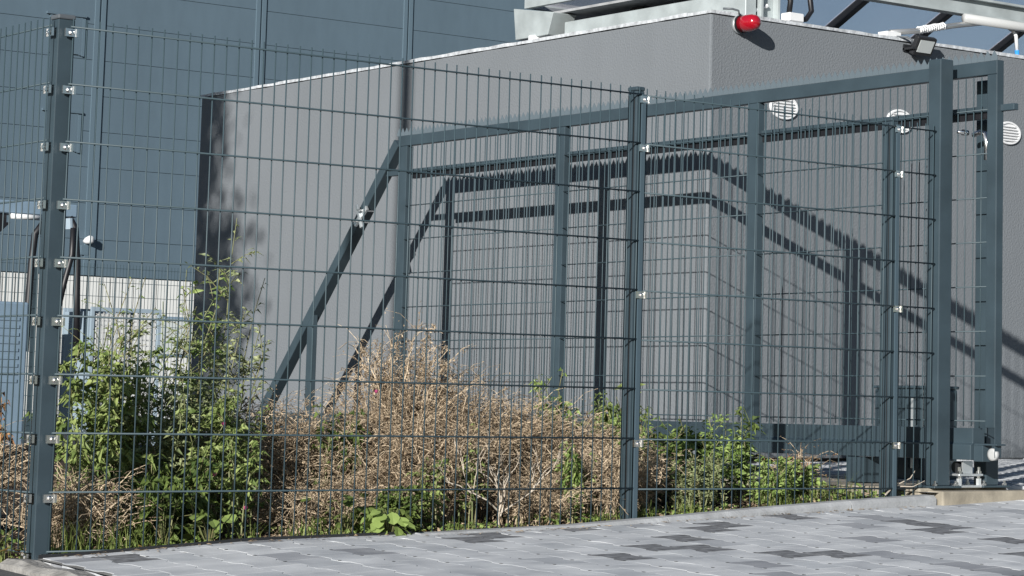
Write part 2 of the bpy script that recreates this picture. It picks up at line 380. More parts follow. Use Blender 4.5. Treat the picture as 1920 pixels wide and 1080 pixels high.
for vx, vz in ((5.486, 2.216), (6.385, 2.214), (7.30, 2.222)):
    rv_ = obj('oval_vent', MB().lathe((0, -.001, 0), (0,-1,0), [(0,.104),(.010,.104),(.014,.100),(.014,.088),(.006,.086)], 32), 'white', bd); rv_.location = (vx-BO[0], 0, vz-BO[2]); rv_.scale = (1, 1, .68)
    for k in range(6):
        zz = -.062 + k*.025; hw = math.sqrt(max(.0004, .084**2 - zz**2))
        mb = MB(); mb.v = [(-hw,-.0065,zz-.007),(hw,-.0065,zz-.007),(hw,-.017,zz-.010),(-hw,-.017,zz-.010),(-hw,-.0065,zz+.004),(hw,-.0065,zz+.004),(hw,-.018,zz-.006),(-hw,-.018,zz-.006)]
        mb.f = [(0,1,2,3),(4,7,6,5),(3,2,6,7),(0,4,5,1),(0,3,7,4),(1,5,6,2)]
        s_ = obj('slat', mb, 'white', rv_)
# red beacon
be = thing('warning_beacon', 'red dome warning light high on the grey wall near its corner', 'beacon', (5.14, BY, 2.645))
dv = Vector((.10, -1, .02)).normalized()
obj('base', MB().lathe((0,-.002,0), dv, [(0,.050),(.012,.050),(.022,.048)], 28), 'zinc', be, True)
obj('seal', MB().lathe(dv*.022, dv, [(0,.051),(.014,.051)], 28), 'black', be)
obj('dome', MB().lathe(dv*.034, dv, [(0,.047),(.05,.048),(.085,.046),(.108,.039),(.122,.026),(.128,.009)], 28), 'red', be, True)
cb = [(-.005,-.02,.055),(-.012,-.022,.075),(-.05,-.015,.082),(-.09,.02,.083)]
obj('cable', MB().tube(cb, .006, sides=6), 'cap', be, True)
# floodlight
fl = thing('floodlight', 'black square floodlight with pale glass on the grey wall above the gate post', 'floodlight', (6.47, BY, 2.66))
rotf = Matrix.Rotation(R(-32), 4, 'X') @ Matrix.Rotation(R(0), 4, 'Z')
def tf(mb, mx): mb.v = [tuple(mx @ Vector(v)) for v in mb.v]; return mb
fm = Matrix.Translation((.035,-.075,.004)) @ Matrix.Rotation(R(30), 4, 'X')
hs = obj('housing', tf(MB().box(-.076,.076,-.014,.02,-.058,.058), fm), 'blackmetal', fl); bevel(hs, .006, 2)
obj('bezel', tf(MB().box(-.071,.071,-.0185,-.0145,-.053,.053), fm), 'blackmetal', fl)
obj('glass', tf(MB().box(-.056,.056,-.0225,-.019,-.034,.042), fm), 'glassface', fl)
obj('bracket', MB().box(-.06,.0,-.085,0,-.022,-.010).box(-.06,.06,-.012,0,-.03,.012), 'blackmetal', fl)
obj('cable', MB().tube([(-.03,-.05,.0),(-.045,-.06,.035),(-.06,-.04,.05),(-.11,.0,.052)], .006), 'cap', fl, True)
# canopy on the roof
cn = thing('glass_canopy', 'galvanised steel canopy frame with pale glass panes above the grey building', 'canopy', (5.3, 2.75, 2.7))
CO = (5.3, 2.75, 2.7)
def cpart(name, mb, m, bv=0, sm=False, par=None):
    o = obj(name, rel(mb, CO) if par is None else mb, m, par or cn, sm)
    if bv: bevel(o, bv)
    return o
cpart('eave_beam', MB().box(5.28,5.36,2.62,4.33,2.715,2.865), 'beamzinc', .004)
cpart('front_beam', MB().box(5.54,10.5,2.72,2.80,2.955,2.968).box(5.54,10.5,2.755,2.765,2.969,3.053).box(5.54,10.5,2.72,2.80,3.054,3.068), 'beamzinc')
cpart('post', MB().box(5.38,5.395,2.60,2.70,2.70,3.4).box(5.505,5.52,2.60,2.70,2.70,3.4).box(5.396,5.504,2.645,2.655,2.70,3.4), 'beamzinc')
cpart('post', MB().box(9.2,9.3,2.60,2.70,2.70,3.4), 'beamzinc')
gm = MB(); gm.v = [(5.22,4.42,2.79),(5.36,4.42,2.79),(5.36,4.76,2.79),(5.22,4.76,2.79),(5.20,4.34,2.92),(5.38,4.34,2.92),(5.38,4.76,2.985),(5.20,4.76,2.985)]
gm.f = [(0,3,2,1),(0,1,5,4),(1,2,6,5),(2,3,7,6),(3,0,4,7),(4,5,6,7)]
cpart('gutter_box', gm, 'beamzinc', .003)
cpart('downpipe', MB().tube([(5.25,4.58,2.60),(5.25,4.58,2.80)], .05, sides=16), 'white', 0, True)
cpart('fascia', MB().box(5.24,5.27,2.6,4.70,2.985,3.045), 'beamzinc'); cpart('fascia', MB().box(5.271,7.0,4.66,4.70,2.985,3.04), 'beamzinc')
cpart('soffit_board', MB().box(5.29,5.62,2.7,4.655,2.93,2.945), 'kerb')
for k in range(3):
    cpart('pane', MB().box(5.30+.0,6.2,2.62+k*.68,2.62+k*.68+.66,3.01,3.018), 'pane')
def rz(y): return 2.95 + .49*(3.73-y)
for k in range(7):
    x = 5.485+.745*k
    mb = MB(); y0, y1 = 2.5, 4.5
    mb.v = [(x-.02,y0,rz(y0)),(x+.02,y0,rz(y0)),(x+.02,y1,rz(y1)),(x-.02,y1,rz(y1)),(x-.02,y0,rz(y0)+.06),(x+.02,y0,rz(y0)+.06),(x+.02,y1,rz(y1)+.06),(x-.02,y1,rz(y1)+.06)]
    mb.f = [(0,3,2,1),(4,5,6,7),(0,1,5,4),(1,2,6,5),(2,3,7,6),(3,0,4,7)]
    cpart('rafter', mb, 'blackmetal')
    if k < 6:
        mb = MB(); x0, x1 = x+.034, x+.711
        mb.v = [(x0,y0,rz(y0)+.045),(x1,y0,rz(y0)+.045),(x1,y1,rz(y1)+.045),(x0,y1,rz(y1)+.045),(x0,y0,rz(y0)+.053),(x1,y0,rz(y0)+.053),(x1,y1,rz(y1)+.053),(x0,y1,rz(y1)+.053)]
        mb.f = [(0,3,2,1),(4,5,6,7),(0,1,5,4),(1,2,6,5),(2,3,7,6),(3,0,4,7)]
        cpart('pane', mb, 'pane')
cpart('brace', MB().tube([(5.30,2.66,2.735),(5.45,2.63,2.80)], .012), 'white')
cpart('lamp_tube', MB().tube([(7.1,2.70,2.925),(8.4,2.70,2.925)], .028, sides=12), 'greywhite', 0, True)
jb = thing('junction_box', 'pale junction box with two looping black hoses on the wall top', 'junction box', (5.60, 2.58, 2.716))
o = obj('box', MB().box(-.06,.05,-.04,.04,0,.05), 'white', jb); bevel(o, .005)
obj('hose', MB().tube([(-.03,0,.05),(-.02,0,.12),(-.05,0,.19),(-.12,.02,.26),(-.2,.03,.34)], .016, sides=8), 'black', jb, True)
obj('hose', MB().tube([(.05,0,.02),(.10,0,.03),(.14,.0,.08),(.145,.02,.16),(.11,.04,.25),(.05,.05,.36)], .016, sides=8), 'black', jb, True)
wa = thing('wash_boom', 'steel wash boom with coiled hose and blue tip reaching along the wall top', 'boom', (6.40, 2.62, 2.72))
obj('foot', MB().box(-.06,.05,-.04,.04,-.004,.03), 'white', wa)
obj('tube', MB().tube([(0,0,.03),(.25,.03,.07),(.62,.08,.15),(1.02,.13,.225),(1.10,.13,.222),(1.16,.12,.19)], .017, sides=10), 'steel', wa, True)
obj('coil', MB().tube([(.26+.004*i,.032+.0005*i+.021*math.cos(i*1.2),.076+.0009*i+.021*math.sin(i*1.2)) for i in range(64)], .006, sides=5), 'white', wa, True)
obj('clamp', MB().lathe((.97,.125,.213), (.96,.1,.17), [(0,.024),(.03,.024)], 14), 'blackmetal', wa)
obj('hose', MB().tube([(1.16,.12,.19),(1.185,.11,.15),(1.195,.11,.06)], .012, sides=8), 'white', wa, True)
obj('nozzle', MB().tube([(1.195,.11,.06),(1.2,.11,-.04)], .016, .010, sides=10), 'blue', wa, True)

# ------------------------------------------------------------------ fences
NEXT = [0]
wire_meshes = {}
def wire_mesh(L, r, key):
    if key not in wire_meshes:
        me = MB().tube([(0,0,0),(0,0,L*.5),(0,0,L)], r, sides=8).mesh('wire'); me.materials.append(M['wire'])
        for p in me.polygons: p.use_smooth = len(p.vertices) == 4
        wire_meshes[key] = me
    return wire_meshes[key]
rw = random.Random(11)
def panel(name, label, loc, rotz, n, rows=10, width=None):
    """welded mesh panel: n vertical wires 50 mm apart (5 mm), rows of 6 mm wires 200 mm apart, 30 mm spikes on top"""
    t = thing(name, label, 'fence panel', loc, 'wire mesh fence panels'); t.rotation_euler = (0, 0, rotz)
    H = .2*(rows-1)
    vm = wire_mesh(H+.033, .0026, 'v%d' % rows); Wd = .05*(n-1); hm = wire_mesh(Wd+.024, .0034, 'h%d' % n)
    for i in range(n):
        inst(vm, 'vertical_wire', t, (i*.05, .0042, -.003), (rw.uniform(-.0009, .0009), rw.uniform(-.0009, .0009), 0))
    for k in range(rows):
        inst(hm, 'horizontal_wire', t, (-.012, -.0017, k*.2), (0, math.pi/2, 0))
    return t
pA = panel('mesh_fence_panel', 'wide wire mesh panel between square corner post and ribbed middle post', (0,0,0), 0, 51)
pB = panel('mesh_fence_panel', 'narrower wire mesh panel ending at the tall gate post', (2.531,0,-.004), 0, 34)
pB.rotation_euler = (0, R(.18), 0)
pC = panel('mesh_fence_panel', 'wire mesh side panel running back from the square corner post', (-.0746,.0234,0), math.pi/2, 51)
# clips
cm = MB()
cm.box(-.024,.024,-.004,0,-.014,.014); cm.box(-.024,-.017,-.009,-.0041,-.014,.014); cm.box(.017,.024,-.009,-.0041,-.014,.014); cm.lathe((0,-.004,0),(0,-1,0),[(0,.0095),(.004,.0095),(.007,.006)],12)
clipmesh = cm.mesh('clip'); clipmesh.materials.append(M['clip'])
def post(label, loc, wx, wy, h, rows, clipx, clipf, capm='coat', group='fence posts', extra=None):
    t = thing('fence_post', label, 'fence post', loc, group)
    o = obj('shaft', MB().box(-wx/2, wx/2, 0, wy, -.25, h), 'coat', t); bevel(o, .003, 2)
    c = MB(); n = len(c.v)
    c.box(-wx/2-.002, wx/2+.002, -.002, wy+.002, h+.0005, h+.018)
    o = obj('cap', c, capm, t); bevel(o, .005, 2)
    for k in rows:
        for (cx, cy, rzz) in clipf: 
            inst(clipmesh, 'clip', t, (cx, cy, k*.2-.021-loc[2]), (0, 0, rzz))
    return t
pc = post('square anthracite corner post with shiny clips at every wire row', (-.022,.009,0), .062, .062, 1.825, range(0,10), 0,
     [(.012,-.009,0), (-.044,.030,-math.pi/2)], 'cap')
def midpost(label, x, lean=0):
    t = post(label, (x, .008, 0), .040, .060, 1.815, (2,5,8,9), 0, [(.012,-.0125,0)])
    # cover rail screwed over the mesh on the outer face
    o = obj('cover_rail', MB().box(-.003,.016,-.0162,-.0092,.05,1.80), 'coverrail', t)
    o = obj('groove_strip', MB().box(-.0206,-.0200,.012,.018,.05,1.79).box(-.0206,-.02,.040,.046,.05,1.79), 'blackmetal', t)
    return t
midpost('ribbed anthracite middle post between two mesh panels', 2.508)
midpost('anthracite fence post standing just before the tall gate post', 3.952)

# ------------------------------------------------------------------ sliding gate
XP = 4.204; GX0, GX1 = 4.359, 4.399
GO = (4.38, 2.2, .31)
gt = thing('sliding_gate', 'anthracite sliding gate leaf with toothed top rail and wire mesh infill', 'gate', GO)
def gpart(name, mb, m='coat', bv=.003, sm=False):
    o = obj(name, rel(mb, GO), m, gt, sm)
    if bv: bevel(o, bv, 2)
    return o
ZT = 2.112
gpart('top_rail', MB().box(GX0,GX1,-.224,4.72,ZT-.062,ZT))
for a, b_ in ((4.62,4.70),(3.045,3.125),(1.42,1.495)): gpart('upright', MB().box(GX0+.0,GX1,a,b_,.462,ZT-.0625))
gpart('end_upright', MB().box(GX0,GX1,-.224,-.164,.462,ZT-.0625))
gpart('cap_plate', MB().box(GX0-.001,GX1+.001,-.228,-.2245,.33,ZT+.001))
# bottom track beam: hollow C profile, two steps in its face
tb = MB(); prof = [(4.335,.318),(4.425,.318),(4.425,.46),(4.350,.46),(4.350,.395),(4.335,.385)]
tb.prism([(x, -.10, z) for x, z in prof], (0, 6.32, 0)); gpart('track_beam', tb, bv=.003)
gpart('second_rail', MB().box(GX1-.018,GX1+.012,-.31,4.90,1.882,1.912), bv=.003); gpart('rail_shade_strip', MB().box(GX1-.012,GX1+.010,-.15,4.60,1.855,1.8815), 'black', 0)  # black strip stands in for the shadowed gap below the rail, no rubber part
# counterweight tail: sloping tube, short upright
def slant(y0, z0, y1, z1, wd, x0, x1):
    d = Vector((0, y1-y0, z1-z0)).normalized(); n = Vector((0, -d.z, d.y))*wd*.5; mb = MB()
    A = Vector((x0, y0, z0)); B = Vector((x0, y1, z1)); mb.prism([A-n, A+n, B+n, B-n], (x1-x0, 0, 0)); return mb
gpart('tail_brace', slant(4.74, 2.075, 6.22, .47, .062, GX0, GX1+.025))
gpart('tail_upright', MB().box(GX0+.001,GX1-.001,5.63,5.69,.462,1.08))
obj_c = gpart('clamp', slant(5.02,1.70,5.15,1.60,.03,GX0-.02,GX0-.004), 'zinc', .002)
gpart('clamp', slant(5.05,1.58,5.11,1.72,.022,GX0-.034,GX0-.0205), 'zinc', .002)
gpart('clamp_bolt', MB().tube([(GX0-.06,5.06,1.685),(GX1+.03,5.06,1.685)], .006, sides=8), 'clip', 0).data
gpart('clamp_bolt', MB().tube([(GX0-.06,5.115,1.62),(GX1+.03,5.115,1.62)], .006, sides=8), 'clip', 0)
# toothed strip on the rail
ts = MB(); pitch = .041; y = -.223; xa, xb = GX0+.003, GX0+.0055; poly = []
while y < 4.70:
    ts.prism([(xa, y, ZT+.001), (xa, y+pitch*.97, ZT+.001), (xa, y+pitch*.97, ZT+.018), (xa, y+pitch*.5, ZT+.047), (xa, y, ZT+.018)][::-1], (xb-xa, 0, 0)); y += pitch
o = gpart('toothed_strip', ts, 'teeth', bv=0) 
# mesh infill
VY = []
for a, b_ in ((-.164,1.42),(1.495,3.045),(3.125,4.62)):
    y = a+.042
    while y < b_-.02: VY.append(y); y += .05
me = wire_mesh(1.575, .0026, 'gate')
for y in VY: inst(me, 'vertical_wire', gt, (GX0+.0085-GO[0], y-GO[1], .468-GO[2]))
for a, b_ in ((-.164,1.42),(1.495,3.045),(3.125,4.62)):
    hm = wire_mesh(b_-a+.012, .003, 'g%.2f' % a)
    for k in range(8):
        inst(hm, 'horizontal_wire', gt, (GX0+.003-GO[0], b_+.006-GO[1], .492+.2*k-GO[2]), (math.pi/2, 0, 0))
# end roller
gpart('end_roller', MB().lathe((4.36,-.205,.345), (1,0,0), [(0,.016),(.001,.027),(.024,.027),(.026,.020)], 24), 'greywhite', 0, True)
gpart('roller_cover', MB().box(4.352,4.41,-.245,-.105,.384,.392), 'coat', .002)
gpart('stop_plate', MB().box(4.352,4.41,-.16,-.102,.312,.384), 'coat', .002)
# latch on the end bay
gpart('latch_hook', MB().tube([(GX1+.02,-.02,1.79),(GX1+.02,-.06,1.80),(GX1+.02,-.095,1.79),(GX1+.02,-.105,1.75),(GX1+.02,-.105,1.67)], .013, sides=8), 'clip', 0, True)
gpart('latch_bolt', MB().lathe((GX1+.0,.0,1.80), (-1,0,0), [(0,.014),(.03,.014),(.034,.008),(.06,.008)], 12), 'clip', 0, True)

# portal posts left and right of the leaf
def gpost(label, x0, h, b0, col='coat'):
    t = thing('gate_post', label, 'gate post', (x0+.04, .017, b0), 'gate guide posts')
    o = obj('shaft', MB().box(-.04,.04,-.04,.04,.0075,h-b0), col, t); bevel(o, .004, 2)
    o = obj('base_plate', MB().box(-.085,.085,-.07,.07,-.003,.007), 'zinc' if col != 'coat' else 'coat', t); bevel(o, .002)
    for sx in (-1, 1):
        for sy in (-1, 1): obj('bolt', MB().lathe((sx*.066, sy*.052, .0072), (0,0,1), [(0,.012),(.009,.012),(.010,.006),(.022,.006)], 6), 'clip', t)
    return t
gpost('tall front gate post with a bright corner edge beside the mesh panel', XP, 2.122, .195)
gpost('rear gate post standing behind the gate leaf mesh', 4.515, 2.055, .196)
# roller carriage under the track beam
for yy in (.03, ):
    rb = thing('roller_carriage', 'galvanised roller carriage with bolts under the gate beam', 'roller carriage', (4.40, yy, .193))
    o = obj('base_plate', MB().box(-.075,.09,-.07,.09,.0,.010), 'zinc', rb); bevel(o, .002)
    o = obj('carrier_plate', MB().box(-.07,.085,-.065,.085,.052,.062), 'zinc', rb); bevel(o, .002)
    for sx in (-.055, .07):
        for sy in (-.05, .07):
            obj('stud', MB().tube([(sx,sy,.008),(sx,sy,.092)], .007, sides=8), 'clip', rb); obj('nut', MB().lathe((sx,sy,.0625),(0,0,1),[(0,.014),(.012,.014)],6), 'clip', rb); obj('nut', MB().lathe((sx,sy,.0105),(0,0,1),[(0,.013),(.030,.013)],6), 'zinc', rb)
    o = obj('roller_bracket', MB().box(-.03,.03,-.05,-.04,.0625,.118), 'zinc', rb); obj('roller_bracket', MB().box(-.03,.03,.06,.07,.0625,.118), 'zinc', rb)
    obj('roller', MB().lathe((-.018,.012,.09),(1,0,0),[(0,.026),(.036,.026)],18), 'blackmetal', rb)
rb2 = thing('roller_pedestal', 'anthracite roller pedestal behind the last fence post', 'pedestal', (4.40, .66, .196))
o = obj('box', MB().box(-.06,.06,-.06,.06,.0,.118), 'coat', rb2); bevel(o, .003)
# motor
mo = thing('gate_motor', 'dark gate motor cabinet standing behind the gate beam', 'gate motor', (4.83, .80, .2))
o = obj('housing', MB().box(-.08,.16,-.17,.17,.0,.44), 'coat', mo); bevel(o, .012, 3)
for k in range(3):
    o = obj('rib', MB().box(-.086,-.0805,-.15+k*.035,-.13+k*.035,.06,.40), 'zinc' if k == 1 else 'coat', mo)
o = obj('lid', MB().box(-.085,.165,-.175,.175,.4405,.455), 'coat', mo); bevel(o, .006, 2)

# ------------------------------------------------------------------ far hall and things at the left
YF = 53.455
hl = thing('panel_hall', 'large blue grey hall clad in wide horizontal metal panels above white base', 'building', (32, YF, 0))
HO = (32, YF, 0)
PWD, PH = 4.75, .937
pmh = MB().box(0, PWD-.30, -.06, 0, 0, PH-.012).mesh('panel'); pmh.materials.append(M['hall'])
x0s = [16.70+PWD*i for i in range(7)]
for x in x0s[:-1]:
    for k in range(11): inst(pmh, 'panel', hl, (x+.15-HO[0], 0, 3.73+PH*k))
for x in x0s:
    obj('cover_strip', rel(MB().box(x-.149,x-.03,YF-.10,YF,3.73,14.2).box(x+.03,x+.149,YF-.10,YF,3.73,14.2).box(x-.03,x+.03,YF-.055,YF,3.73,14.2), HO), 'hallseam', hl)
obj('wall', rel(MB().box(12,48,YF+.003,YF+20,-1,14.3), HO), 'hall', hl)
wm = MB()
for i in range(100): wm.box(14+i*.33, 14+i*.33+.30, YF-.05, YF+.002, 0, 3.70)
obj('white_base', rel(wm, HO), 'hallwhite', hl)
for x in (28.2, 30.1):
    f_ = obj('window', rel(MB().box(x,x+1.3,YF-.09,YF-.051,1.7,2.75), HO), 'cabinet', hl); obj('pane', rel(MB().box(x+.06,x+1.24,YF-.096,YF-.0905,1.76,2.69), HO), 'glassface', f_)
for z0 in (9.42, 6.9):
    v = thing('vent_hood', 'boxy metal vent hood on the blue grey hall, %s' % ('higher one' if z0 > 8 else 'lower one'), 'vent hood', (25.25, YF-.06, z0))
    obj('frame', MB().box(-.45,-.38,-.05,-.002,0,1.0).box(.38,.45,-.05,-.002,0,1.0).box(-.55,.55,-.08,-.002,1.001,1.06), 'hall', v)
    obj('front', MB().box(-.379,.379,-.045,-.002,.02,1.0), 'hall', v); obj('side_rail', MB().box(.4505,.53,-.06,-.02,-.02,.97), 'hallseam', v)
wlp = thing('wall_lamp', 'small pale wall lamp on the hall beside the cover strip', 'wall lamp', (26.05, YF-.06, 4.6))
obj('body', MB().lathe((0,-.002,0), (.3,-1,.2), [(0,.05),(.1,.09),(.25,.11),(.3,.07)], 14), 'white', wlp, True); obj('bracket', MB().box(-.1,.1,-.05,-.001,-.35,-.1), 'hallseam', wlp)
# gantry with hoses
ga = thing('hose_gantry', 'grey gantry arm with light tube and hanging black hoses behind the corner post', 'gantry', (6.55, 14, .06))
def gp(name, mb, m, sm=False): return obj(name, rel(mb, (6.55, 14, .06)), m, ga, sm)
o = gp('arm', MB().box(4.6,6.78,13.95,14.2,2.20,2.32), 'cabinet'); bevel(o, .01)
gp('light_tube', MB().tube([(6.12,13.93,2.175),(6.44,13.93,2.175)], .025, sides=10), 'white', True)
gp('bracket', MB().box(5.6,6.1,13.98,14.02,2.12,2.199).prism([(5.85,13.98,2.119),(6.14,13.98,2.119),(5.98,13.98,1.96),(5.85,13.98,1.94)], (0,.04,0)), 'black')
gp('hose', MB().tube([(6.52,13.95,2.10),(6.43,13.94,2.12),(6.36,13.93,2.02),(6.34,13.93,1.75),(6.33,13.93,1.4),(6.32,13.93,.95)], .032, sides=10), 'black', True)
gp('hose', MB().tube([(6.70,13.95,2.2),(6.76,13.94,2.1),(6.79,13.93,1.8),(6.80,13.93,1.5),(6.83,13.93,.9)], .032, sides=10), 'black', True)
gp('hose', MB().tube([(6.72,13.9,2.1),(6.72,13.9,1.85),(6.66,13.9,1.6),(6.60,13.9,1.3)], .026, sides=10), 'black', True)
gp('hose_reel', MB().lathe((6.50,13.98,2.06), (0,-1,0), [(0,.07),(.08,.07)], 18), 'black')
gp('column', MB().box(6.60,6.68,14.02,14.1,.06,2.199), 'cabinet')
gp('coupling', MB().lathe((6.70,13.95,2.19), (.1,0,-1), [(0,.04),(.1,.04)], 12), 'paleblue')
pu = thing('pump_cabinet', 'blue grey pump cabinet with louvred front behind the side fence', 'cabinet', (5.95, 14.0, .06))
o = obj('housing', MB().box(-.45,.33,-.2,.3,0,1.33), 'cabinet', pu); bevel(o, .02, 2)
for k in range(9): obj('louvre', MB().box(.02,.24,-.208,-.2005,.60+k*.07,.63+k*.07), 'cabinet', pu)
obj('display', MB().box(-.20,-.05,-.21,-.2005,1.0,1.2), 'white', pu)
obj('door', MB().box(-.42,-.03,-.208,-.2005,.05,.95), 'cabinet', pu)
cg = thing('mesh_cage', 'pale blue framed cage with white wire grid standing before white wall', 'cage', (7.3, 14.2, .06))
cgm = MB()
for x in (-.355,.33): cgm.box(x,x+.03,-.3,-.27,0,1.32).box(x,x+.03,.27,.3,0,1.32)
cgm.box(-.324,.329,-.298,-.26,1.28,1.318).box(-.324,.329,.26,.298,1.28,1.318).box(-.324,.329,-.298,-.26,.1,.14)
obj('frame', cgm, 'paleblue', cg)
g2 = MB()
for i in range(15): g2.box(-.318+i*.044,-.306+i*.044,-.285,-.279,.14,1.28)
for i in range(20): g2.box(-.324,.329,-.2785,-.2725,.18+i*.056,.192+i*.056)
kind(obj('wire_grid', g2, 'greywhite', cg), 'stuff')
obj('side_panel', MB().box(-.36,-.335,-.25,.25,.14,1.28), 'paleblue', cg)
ff = thing('yard_fence', 'fine far mesh fence in front of the white hall base', 'fence', (13, 25, .06))
fm2 = MB()
for i in range(160): fm2.box(-4+i*.05,-3.995+i*.05,0,.005,0,2.36)
for k in range(12): fm2.box(-4,4,-.006,-.0005,.1+k*.2,.107+k*.2)
kind(obj('mesh_wires', fm2, 'wire', ff), 'stuff')
for i in range(4): obj('post', MB().box(-4+2.52*i,-3.94+2.52*i,.006,.05,0,2.4), 'coat', ff)

# ------------------------------------------------------------------ street lamp and tree whose shadows fall on the wall (left of the view)
lp = thing('street_lamp', 'tall grey street lamp post casting a soft shadow on the building', 'street lamp', (-4.30, -.374, -.2))
obj('mast', MB().tube([(0,0,0),(0,0,4),(0,0,9)], .075, .05, sides=16), 'zinc', lp, True)
obj('arm', MB().tube([(0,0,8.9),(-.3,-.2,9.15),(-.9,-.5,9.25)], .03, sides=10), 'zinc', lp, True)
o = obj('head', MB().box(-1.5,-.85,-.75,-.45,9.2,9.32), 'cap', lp); bevel(o, .03, 2)
def tree(label, loc, seed, r, z0, z1, nl):
    t = thing('birch_tree', label, 'tree', loc); q = random.Random(seed); tr = MB(); cr = MB()
    tr.tube([(0,0,-.3),(.05,.02,1.5),(.0,.1,3.2),(.1,.05,z1*.8)], .16, .04, sides=10)
    for i in range(40):
        zb = z0*.8 + (z1-z0*.9)*q.random(); a = q.uniform(0, 6.28); L = r*q.uniform(.5, 1)*(1-.5*(zb-z0)/(z1-z0))
        p0 = Vector((.03,.05,zb)); p1 = p0+Vector((math.cos(a)*L*.5, math.sin(a)*L*.5, .5)); p2 = p0+Vector((math.cos(a)*L, math.sin(a)*L, .75))
        tr.tube([p0,p1,p2], .03, .008, sides=5)
        for k in range(nl):
            f = q.uniform(.25, 1.1); c = p0.lerp(p2, f)+Vector((q.gauss(0,.16), q.gauss(0,.16), q.gauss(-.05,.2)))
            cr.leaf(c, Vector((q.gauss(0,1),q.gauss(0,1),-.5)), Vector((q.gauss(0,1),q.gauss(0,1),1)), q.uniform(.09,.14), .085)
    obj('trunk', tr, 'bark', t, True); kind(obj('crown', cr, 'leaf_mid', t), 'stuff')
tree('leafy young tree whose shadow dapples the end of the grey wall', (-4.9, 2.36, -.15), 4, 1.2, 2.4, 8.4, 460)

# ------------------------------------------------------------------ plants
UP = Vector((0,0,1))
def rv(q): return Vector((q.gauss(0,1), q.gauss(0,1), q.gauss(0,1)))
def curve_stem(q, base, h, lean, n=6, wob=.03):
    pts = [Vector(base)]; d = Vector((lean[0], lean[1], 1))
    for i in range(n):
        t = (i+1)/n
        pts.append(Vector(base) + Vector((lean[0]*h*t*t + q.gauss(0, wob)*h*t, lean[1]*h*t*t + q.gauss(0, wob)*h*t, h*t*(1-.12*t*abs(lean[0]+lean[1])))))
    return pts
def along(pts, t):
    f = t*(len(pts)-1); i = min(int(f), len(pts)-2); return pts[i].lerp(pts[i+1], f-i), (pts[i+1]-pts[i]).normalized()
def leafy(label, x, y, h, spread, nst, leafm_, L, W, seed, start=.15, density=26, lean=(0,0), branch=5, droop=.25, cat='shrub', group=None, name='green_shrub', top_sparse=0):
    q = random.Random(seed); z = bed_z(x, y) if y > 0 and x > -.07 else -.05
    t = thing(name, label, cat, (x, y, z), group); st = MB(); lf = MB()
    for s in range(nst):
        b0 = Vector((q.gauss(0, spread*.35), q.gauss(0, spread*.3), -.02)); hh = h*q.uniform(.6, 1.0)
        ln = (lean[0]+q.gauss(0, .22)*spread/max(.2,h)*1.4, lean[1]+q.gauss(0,.2)*spread/max(.2,h)*1.4)
        pts = curve_stem(q, b0, hh, ln); st.tube(pts, .0045, .0015, sides=5)
        def leaves(pp, n, a, b_):
            for k in range(n):
                u = q.uniform(a, b_); p, d = along(pp, u); an = q.uniform(0, 6.28)
                o_ = Vector((math.cos(an), math.sin(an), q.uniform(-.2, .6))); sz = q.uniform(.6, 1.15)*(1-.35*u)
                lf.leaf(p+o_*.004, o_+d*.3, UP*.55+tosun*.75+rv(q)*.4, L*sz, W*sz, droop*q.uniform(.3, 1.6))
        leaves(pts, int(density*(1-top_sparse*.5)), start, 1)
        for k in range(branch):
            u = q.uniform(.25, .92); p, d = along(pts, u); an = q.uniform(0, 6.28); bl = hh*q.uniform(.12, .30)*(1.15-u*.6)
            e = p + Vector((math.cos(an)*bl*.8, math.sin(an)*bl*.8, bl*q.uniform(.2, .8))); bp = [p, p.lerp(e, .5)+Vector((0,0,bl*.08)), e]
            st.tube(bp, .0022, .0008, sides=4); leaves(bp, int(density*.42), .15, 1.0)
    obj('stems', st, 'stem_green', t); kind(obj('foliage', lf, leafm_, t), 'stuff'); return t
